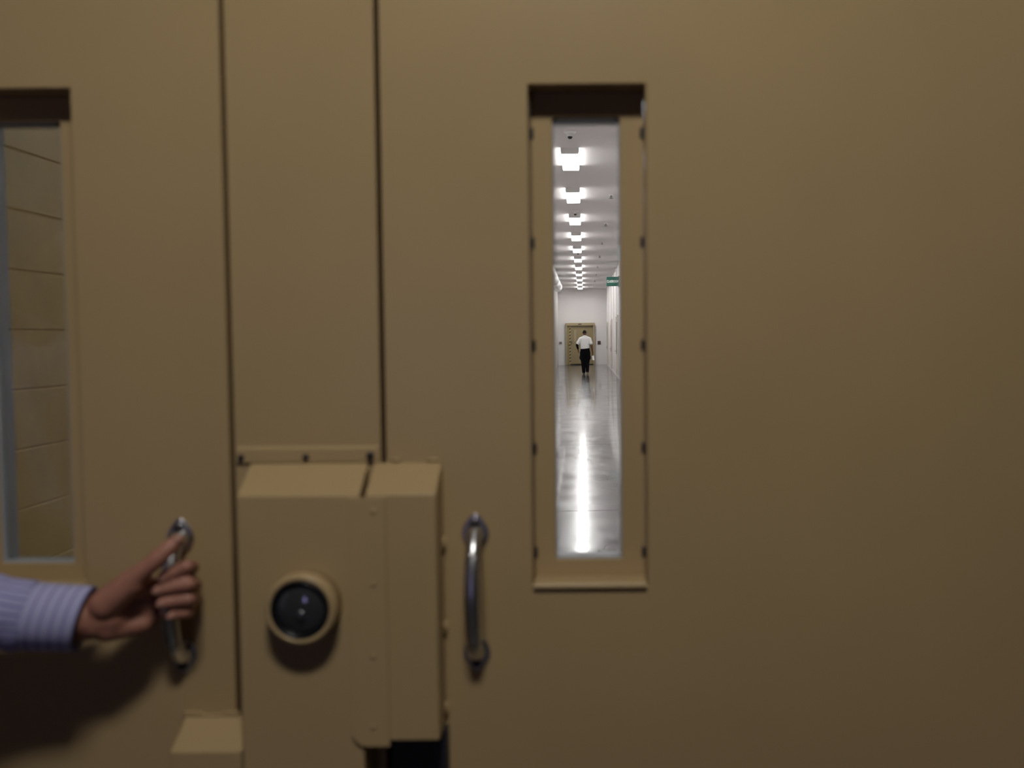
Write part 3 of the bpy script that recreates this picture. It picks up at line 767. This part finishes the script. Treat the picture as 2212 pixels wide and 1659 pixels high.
for s, (fx_, fy_, fz_), tilt in ((-1, (-0.062, 0.03, 0.045), 0.0), (1, (0.085, -0.05, 0.075), 0.5)):
    R = Matrix.Rotation(-tilt, 3, 'X')
    bm = bmesh.new()
    c = L_(fx_, fy_, fz_)
    rcone(bm, c + R @ Vector((0, -0.08, 0)), c + R @ Vector((0, 0.12, -0.008)), 0.042, 0.036)
    rcone(bm, c + R @ Vector((0, -0.06, 0.0)), c + R @ Vector((0, -0.055, 0.05)), 0.042, 0.045)
    merged('shoe', bm, 0.006, M['shoe'], man, 2)
    bm = bmesh.new()
    out = [(0.040*cos(a)*(1.0 if sin(a) < 0 else 0.95), 0.15*sin(a)+0.02) for a in [2*pi*k/24 for k in range(24)]]
    t_, b_ = [], []
    for x, y in out:
        t_.append(bm.verts.new(c + R @ Vector((x, y, -0.030)))); b_.append(bm.verts.new(c + R @ Vector((x, y, -0.0445))))
    bm.faces.new(t_); bm.faces.new(b_[::-1])
    for i in range(24): bm.faces.new((t_[i], b_[i], b_[(i+1) % 24], t_[(i+1) % 24]))
    finish('sole', bm, M['sole'] if s > 0 else M['shoe'], man)
# crumpled white paper held in the right hand
bm = bmesh.new()
pc = L_(0.335, 0.045, 0.682)
nx, nz = 5, 7; g = {}
for lay in (0, 1):
    for i in range(nx):
        for k in range(nz):
            u, v = i/(nx-1)-0.5, k/(nz-1)-0.5
            g[lay, i, k] = bm.verts.new(pc + Vector((u*0.095, 0.02*sin(6*u+4*v) + lay*0.006, v*0.20 + 0.01*sin(9*u))))
for lay in (0, 1):
    for i in range(nx-1):
        for k in range(nz-1): bm.faces.new((g[lay,i,k], g[lay,i+1,k], g[lay,i+1,k+1], g[lay,i,k+1]))
for i in range(nx-1):
    for k in (0, nz-1): bm.faces.new((g[0,i,k], g[0,i+1,k], g[1,i+1,k], g[1,i,k]))
for k in range(nz-1):
    for i in (0, nx-1): bm.faces.new((g[0,i,k], g[0,i,k+1], g[1,i,k+1], g[1,i,k]))
tag(finish('folded_paper', bm, M['paper'], None, smooth=False), 'folded white paper in the right hand of the person walking away', 'paper')

# ================================================================== PERSON GRIPPING THE LEFT HANDLE
def h(px, py, Y): return at(px, py, Y)
bm = bmesh.new()
WR = h(205, 1330, -0.086)
EL = Vector((-0.985, -0.205, h(-200, 1318, -0.205).z)); SHO = Vector((-1.17, -0.37, 1.42))
# fingers: knuckle behind the grip, round the right side, tips in front pointing left
fing = [  # MCP,               PIP,              DIP,               TIP,            radii
    ((330, 1276, -0.042), (414, 1226, -0.026), (404, 1224, -0.066), (352, 1247, -0.0735), (0.0120, 0.0105, 0.0098, 0.0088)),
    ((340, 1281, -0.040), (420, 1264, -0.024), (408, 1262, -0.067), (342, 1275, -0.0755), (0.0120, 0.0104, 0.0098, 0.0088)),
    ((334, 1306, -0.042), (420, 1297, -0.024), (408, 1295, -0.065), (350, 1303, -0.0735), (0.0115, 0.0100, 0.0094, 0.0084)),
    ((322, 1331, -0.048), (408, 1325, -0.027), (403, 1323, -0.060), (370, 1330, -0.0680), (0.0105, 0.0090, 0.0082, 0.0074))]
tips = []
for (m_, p_, d_, t_, rr) in fing:
    m_, p_, d_, t_ = h(*m_), h(*p_), h(*d_), h(*t_)
    # a little bulge at each joint
    chain(bm, [m_, m_.lerp(p_, 0.5), p_, p_.lerp(d_, 0.5), d_, d_.lerp(t_, 0.5), t_], [rr[0], rr[1]*0.98, rr[1]*1.05, rr[2]*0.99, rr[2]*1.03, rr[3]*1.02, rr[3]], n=14)
    tips.append((d_, t_, rr[3]))
    rcone(bm, WR + (m_-h(330, 1295, -0.044))*0.55, m_, 0.019, 0.0125)
# palm and the pads of thumb and little finger
rcone(bm, h(235, 1320, -0.076), h(325, 1290, -0.050), 0.023, 0.017)
rcone(bm, h(240, 1335, -0.074), h(318, 1322, -0.052), 0.022, 0.014)
rcone(bm, h(232, 1357, -0.080), h(306, 1347, -0.062), 0.0195, 0.0145)
rcone(bm, h(228, 1306, -0.090), h(284, 1262, -0.092), 0.0225, 0.0175)
# thumb lying up along the front of the grip
th = [h(228, 1303, -0.088), h(286, 1251, -0.093), h(313, 1230, -0.092), h(339, 1208, -0.0885), h(362, 1187, -0.082), h(384, 1167, -0.0735)]
chain(bm, th, [0.0215, 0.0158, 0.0128, 0.0126, 0.0116, 0.0092])
# web between thumb and first finger
rcone(bm, h(292, 1262, -0.078), h(334, 1272, -0.046), 0.0185, 0.0150)
# wrist and forearm to the elbow, upper arm, trunk, legs
rcone(bm, h(170, 1336, -0.087), h(232, 1331, -0.081), 0.0325, 0.0290, sq=(1.0, 0.78), up=(0, 1, 0))
chain(bm, [EL, h(30, 1328, -0.102), h(178, 1334, -0.087)], [0.031, 0.030, 0.028])
rcone(bm, EL, SHO, 0.031, 0.052)
PB = Vector((-1.23, -0.59, 0))
def N_(x, y, z): return PB + Vector((x, y, z))     # faces +x, its left shoulder is towards the doors
rcone(bm, SHO, N_(0, 0.08, 1.44), 0.058, 0.075)
rcone(bm, N_(0, 0, 1.38), N_(0, 0, 1.02), 0.125, 0.118, sq=(1.3, 0.78), up=(1, 0, 0))
rcone(bm, N_(0.01, 0, 1.44), N_(0.03, 0, 1.58), 0.060, 0.056)
ell(bm, N_(0.035, 0, 1.655), (0.096, 0.076, 0.115)); ell(bm, N_(0.065, 0, 1.605), (0.062, 0.056, 0.070))
ell(bm, N_(0.133, 0, 1.632), (0.022, 0.013, 0.022))
for s in (-1, 1): ell(bm, N_(0.025, s*0.078, 1.64), (0.022, 0.010, 0.032))
rsh2, rel2, rwr2 = N_(0, -0.19, 1.42), N_(-0.04, -0.25, 1.13), N_(0.06, -0.26, 0.89)
chain(bm, [N_(0, -0.08, 1.44), rsh2, rel2, rwr2], [0.075, 0.056, 0.043, 0.029])
hand_geo(bm, rwr2, (0.2, 0.0, -1), (0.1, 1, 0), (1, 0, 0.1), 1.0, 0.5)
for s in (-1, 1): chain(bm, [N_(0, s*0.09, 0.95), N_(0.02, s*0.10, 0.50), N_(-0.02, s*0.10, 0.09)], [0.095, 0.060, 0.042])
per = merged('person', bm, 0.0030, M['skin'], None, 5, 0.5)
tag(per, 'person at the left edge in a striped blue shirt gripping the left handle', 'person')
# nails
for (d_, t_, r_) in tips + [(th[4], th[5], 0.0105)]:
    ax = (t_ - d_).normalized(); n_ = Vector((0, -1, 0)); n_ = (n_ - ax*n_.dot(ax)).normalized(); s_ = ax.cross(n_)
    R = Matrix((ax, s_, n_)).transposed()
    bm = bmesh.new(); ell(bm, t_ + n_*(r_*0.80) + ax*0.0010, (0.0066, r_*0.62, 0.0022), R, 14)
    finish('nail', bm, M['nail'], per, smooth=True)
# face details
for s in (-1, 1):
    bm = bmesh.new(); ell(bm, N_(0.109, s*0.032, 1.655), (0.012, 0.014, 0.010)); e_ = finish('eye', bm, M['eyewhite'], per, smooth=True)
    bm = bmesh.new(); ell(bm, N_(0.1195, s*0.032, 1.655), (0.003, 0.006, 0.006)); finish('iris', bm, M['iris'], e_, smooth=True)
bm = bmesh.new(); ell(bm, N_(0.122, 0, 1.583), (0.008, 0.024, 0.008)); finish('mouth', bm, M['lip'], per, smooth=True)
bm = bmesh.new(); ell(bm, N_(0.018, 0, 1.685), (0.098, 0.083, 0.098)); ell(bm, N_(-0.01, 0, 1.64), (0.080, 0.080, 0.095))
merged('hair', bm, 0.007, M['hair'], per, 2)

# sleeve: cloth tube with wrinkles and UVs, then trunk of the shirt
def cloth_tube(pts, radii, n, parent, name, material, wr, tilt=0.0, thick=0.0022, ny=0.9):
    off = parent_world(parent); pts = [Vector(p) for p in pts]
    bm = bmesh.new(); uvl = bm.loops.layers.uv.new('UVMap'); rings = []; m = len(pts)
    for k, p in enumerate(pts):
        t = (pts[min(k+1, m-1)] - pts[max(k-1, 0)]).normalized()
        s = t.cross(Vector((0, 0, 1))).normalized(); u = s.cross(t)
        row = []
        for i in range(n):
            a = 2*pi*i/n
            r = radii[k] + wr(k/(m-1), a)
            row.append(bm.verts.new(p + s*(r*ny*cos(a)) + u*(r*sin(a)) + t*(tilt*r*sin(a)) - off))
        rings.append(row)
    for k in range(m-1):
        for i in range(n):
            f = bm.faces.new((rings[k][i], rings[k][(i+1) % n], rings[k+1][(i+1) % n], rings[k+1][i]))
            for lp, (uu, vv) in zip(f.loops, ((k, i), (k, i+1), (k+1, i+1), (k+1, i))): lp[uvl].uv = (uu/(m-1), vv/n)
    bmesh.ops.recalc_face_normals(bm, faces=bm.faces)
    me = bpy.data.meshes.new(name); bm.to_mesh(me); bm.free()
    o = link_mesh(name, me, material, parent, smooth=True)
    sd = o.modifiers.new('thick', 'SOLIDIFY'); sd.thickness = thick; sd.offset = -1
    return o
bm = bmesh.new()
rcone(bm, N_(0, 0, 1.38), N_(0, 0, 1.00), 0.150, 0.145, sq=(1.35, 0.85), up=(1, 0, 0))
rcone(bm, N_(0, 0, 1.38), N_(0.005, 0, 1.46), 0.14, 0.08, sq=(1.3, 0.8), up=(1, 0, 0))
chain(bm, [N_(0, 0.06, 1.44), SHO, SHO.lerp(EL, 0.3)], [0.085, 0.076, 0.068])
chain(bm, [N_(0, -0.06, 1.44), rsh2, rel2, rwr2.lerp(rel2, 0.15)], [0.085, 0.074, 0.06, 0.045])
rcone(bm, N_(0.008, 0, 1.50), N_(0.015, 0, 1.535), 0.078, 0.070)
shirt = merged('shirt', bm, 0.009, M['shirt'], per, 4)
uvl = shirt.data.uv_layers.new(name='UVMap')
for lp in shirt.data.loops:
    v = shirt.data.vertices[lp.vertex_index].co
    uvl.data[lp.index].uv = (v.z, (math.atan2(v.y-PB.y, v.x-PB.x)/(2*pi)) % 1.0)
shirt['label'] = 'light blue shirt with fine darker stripes'
c0, c1 = h(62, 1331, -0.098), h(183, 1337, -0.088)
n_s = 46
path = spline([SHO.lerp(EL, 0.15), SHO.lerp(EL, 0.6), EL + Vector((0.0, 0.0, 0)), h(-60, 1322, -0.118), h(5, 1324, -0.105), h(68, 1331, -0.0975)], 9)
npth = len(path)
def sl_wr(t, a):
    w = 0.0017*sin(24*t + 2.2*a) * (1 if t > 0.4 else 0.6) + 0.0010*sin(31*t - 3*a + 1.1)
    return w * min(1.0, (1.0-t)*9 + 0.15)
def sleeve_r(i):
    t = i/(npth-1)
    if t < 0.5: return 0.068 - 0.010*t
    if t < 0.62: return 0.063 - 0.008*(t-0.5)/0.12
    return 0.0525 - 0.0060*((t-0.62)/0.38)**0.9
sleeve = cloth_tube(path, [sleeve_r(i) for i in range(npth)], 48, shirt, 'sleeve', M['shirt'], sl_wr, ny=0.86)
cpath = [c0.lerp(c1, k/10) for k in range(11)]
cuff = cloth_tube(cpath, [0.0462 - 0.0012*k/10 for k in range(11)], 56, shirt, 'cuff', M['cuff'], lambda t, a: 0.0006*sin(3*a+1), tilt=0.16, thick=0.003, ny=0.86)
bm = bmesh.new()
rcone(bm, N_(0, 0, 1.04), N_(0, 0, 0.92), 0.145, 0.150, sq=(1.28, 0.84), up=(1, 0, 0))
for s in (-1, 1): chain(bm, [N_(0, s*0.095, 0.92), N_(0.02, s*0.102, 0.50), N_(-0.02, s*0.10, 0.07)], [0.115, 0.085, 0.068])
merged('trousers', bm, 0.010, M['navy'], per, 3)
for s in (-1, 1):
    bm = bmesh.new(); rcone(bm, N_(-0.06, s*0.10, 0.046), N_(0.16, s*0.105, 0.040), 0.045, 0.038); rcone(bm, N_(-0.03, s*0.10, 0.05), N_(-0.02, s*0.10, 0.09), 0.045, 0.048)
    merged('shoe', bm, 0.008, M['shoe'], per, 2)

# ------------------------------------------------------------------ world and view
wd = bpy.data.worlds.new('world'); scene.world = wd; wd.use_nodes = True
wd.node_tree.nodes['Background'].inputs[0].default_value = (0.02, 0.02, 0.02, 1)
wd.node_tree.nodes['Background'].inputs[1].default_value = 0.0
scene.view_settings.view_transform = 'Standard'
scene.view_settings.look = 'None'
scene.view_settings.gamma = 1.0
scene.view_settings.exposure = 0.0
scene.view_settings.use_curve_mapping = False
try:
    scene.cycles.use_denoising = True
    scene.cycles.max_bounces = 10; scene.cycles.diffuse_bounces = 6; scene.cycles.glossy_bounces = 4; scene.cycles.transmission_bounces = 6
    scene.cycles.sample_clamp_indirect = 8.0
except Exception: pass
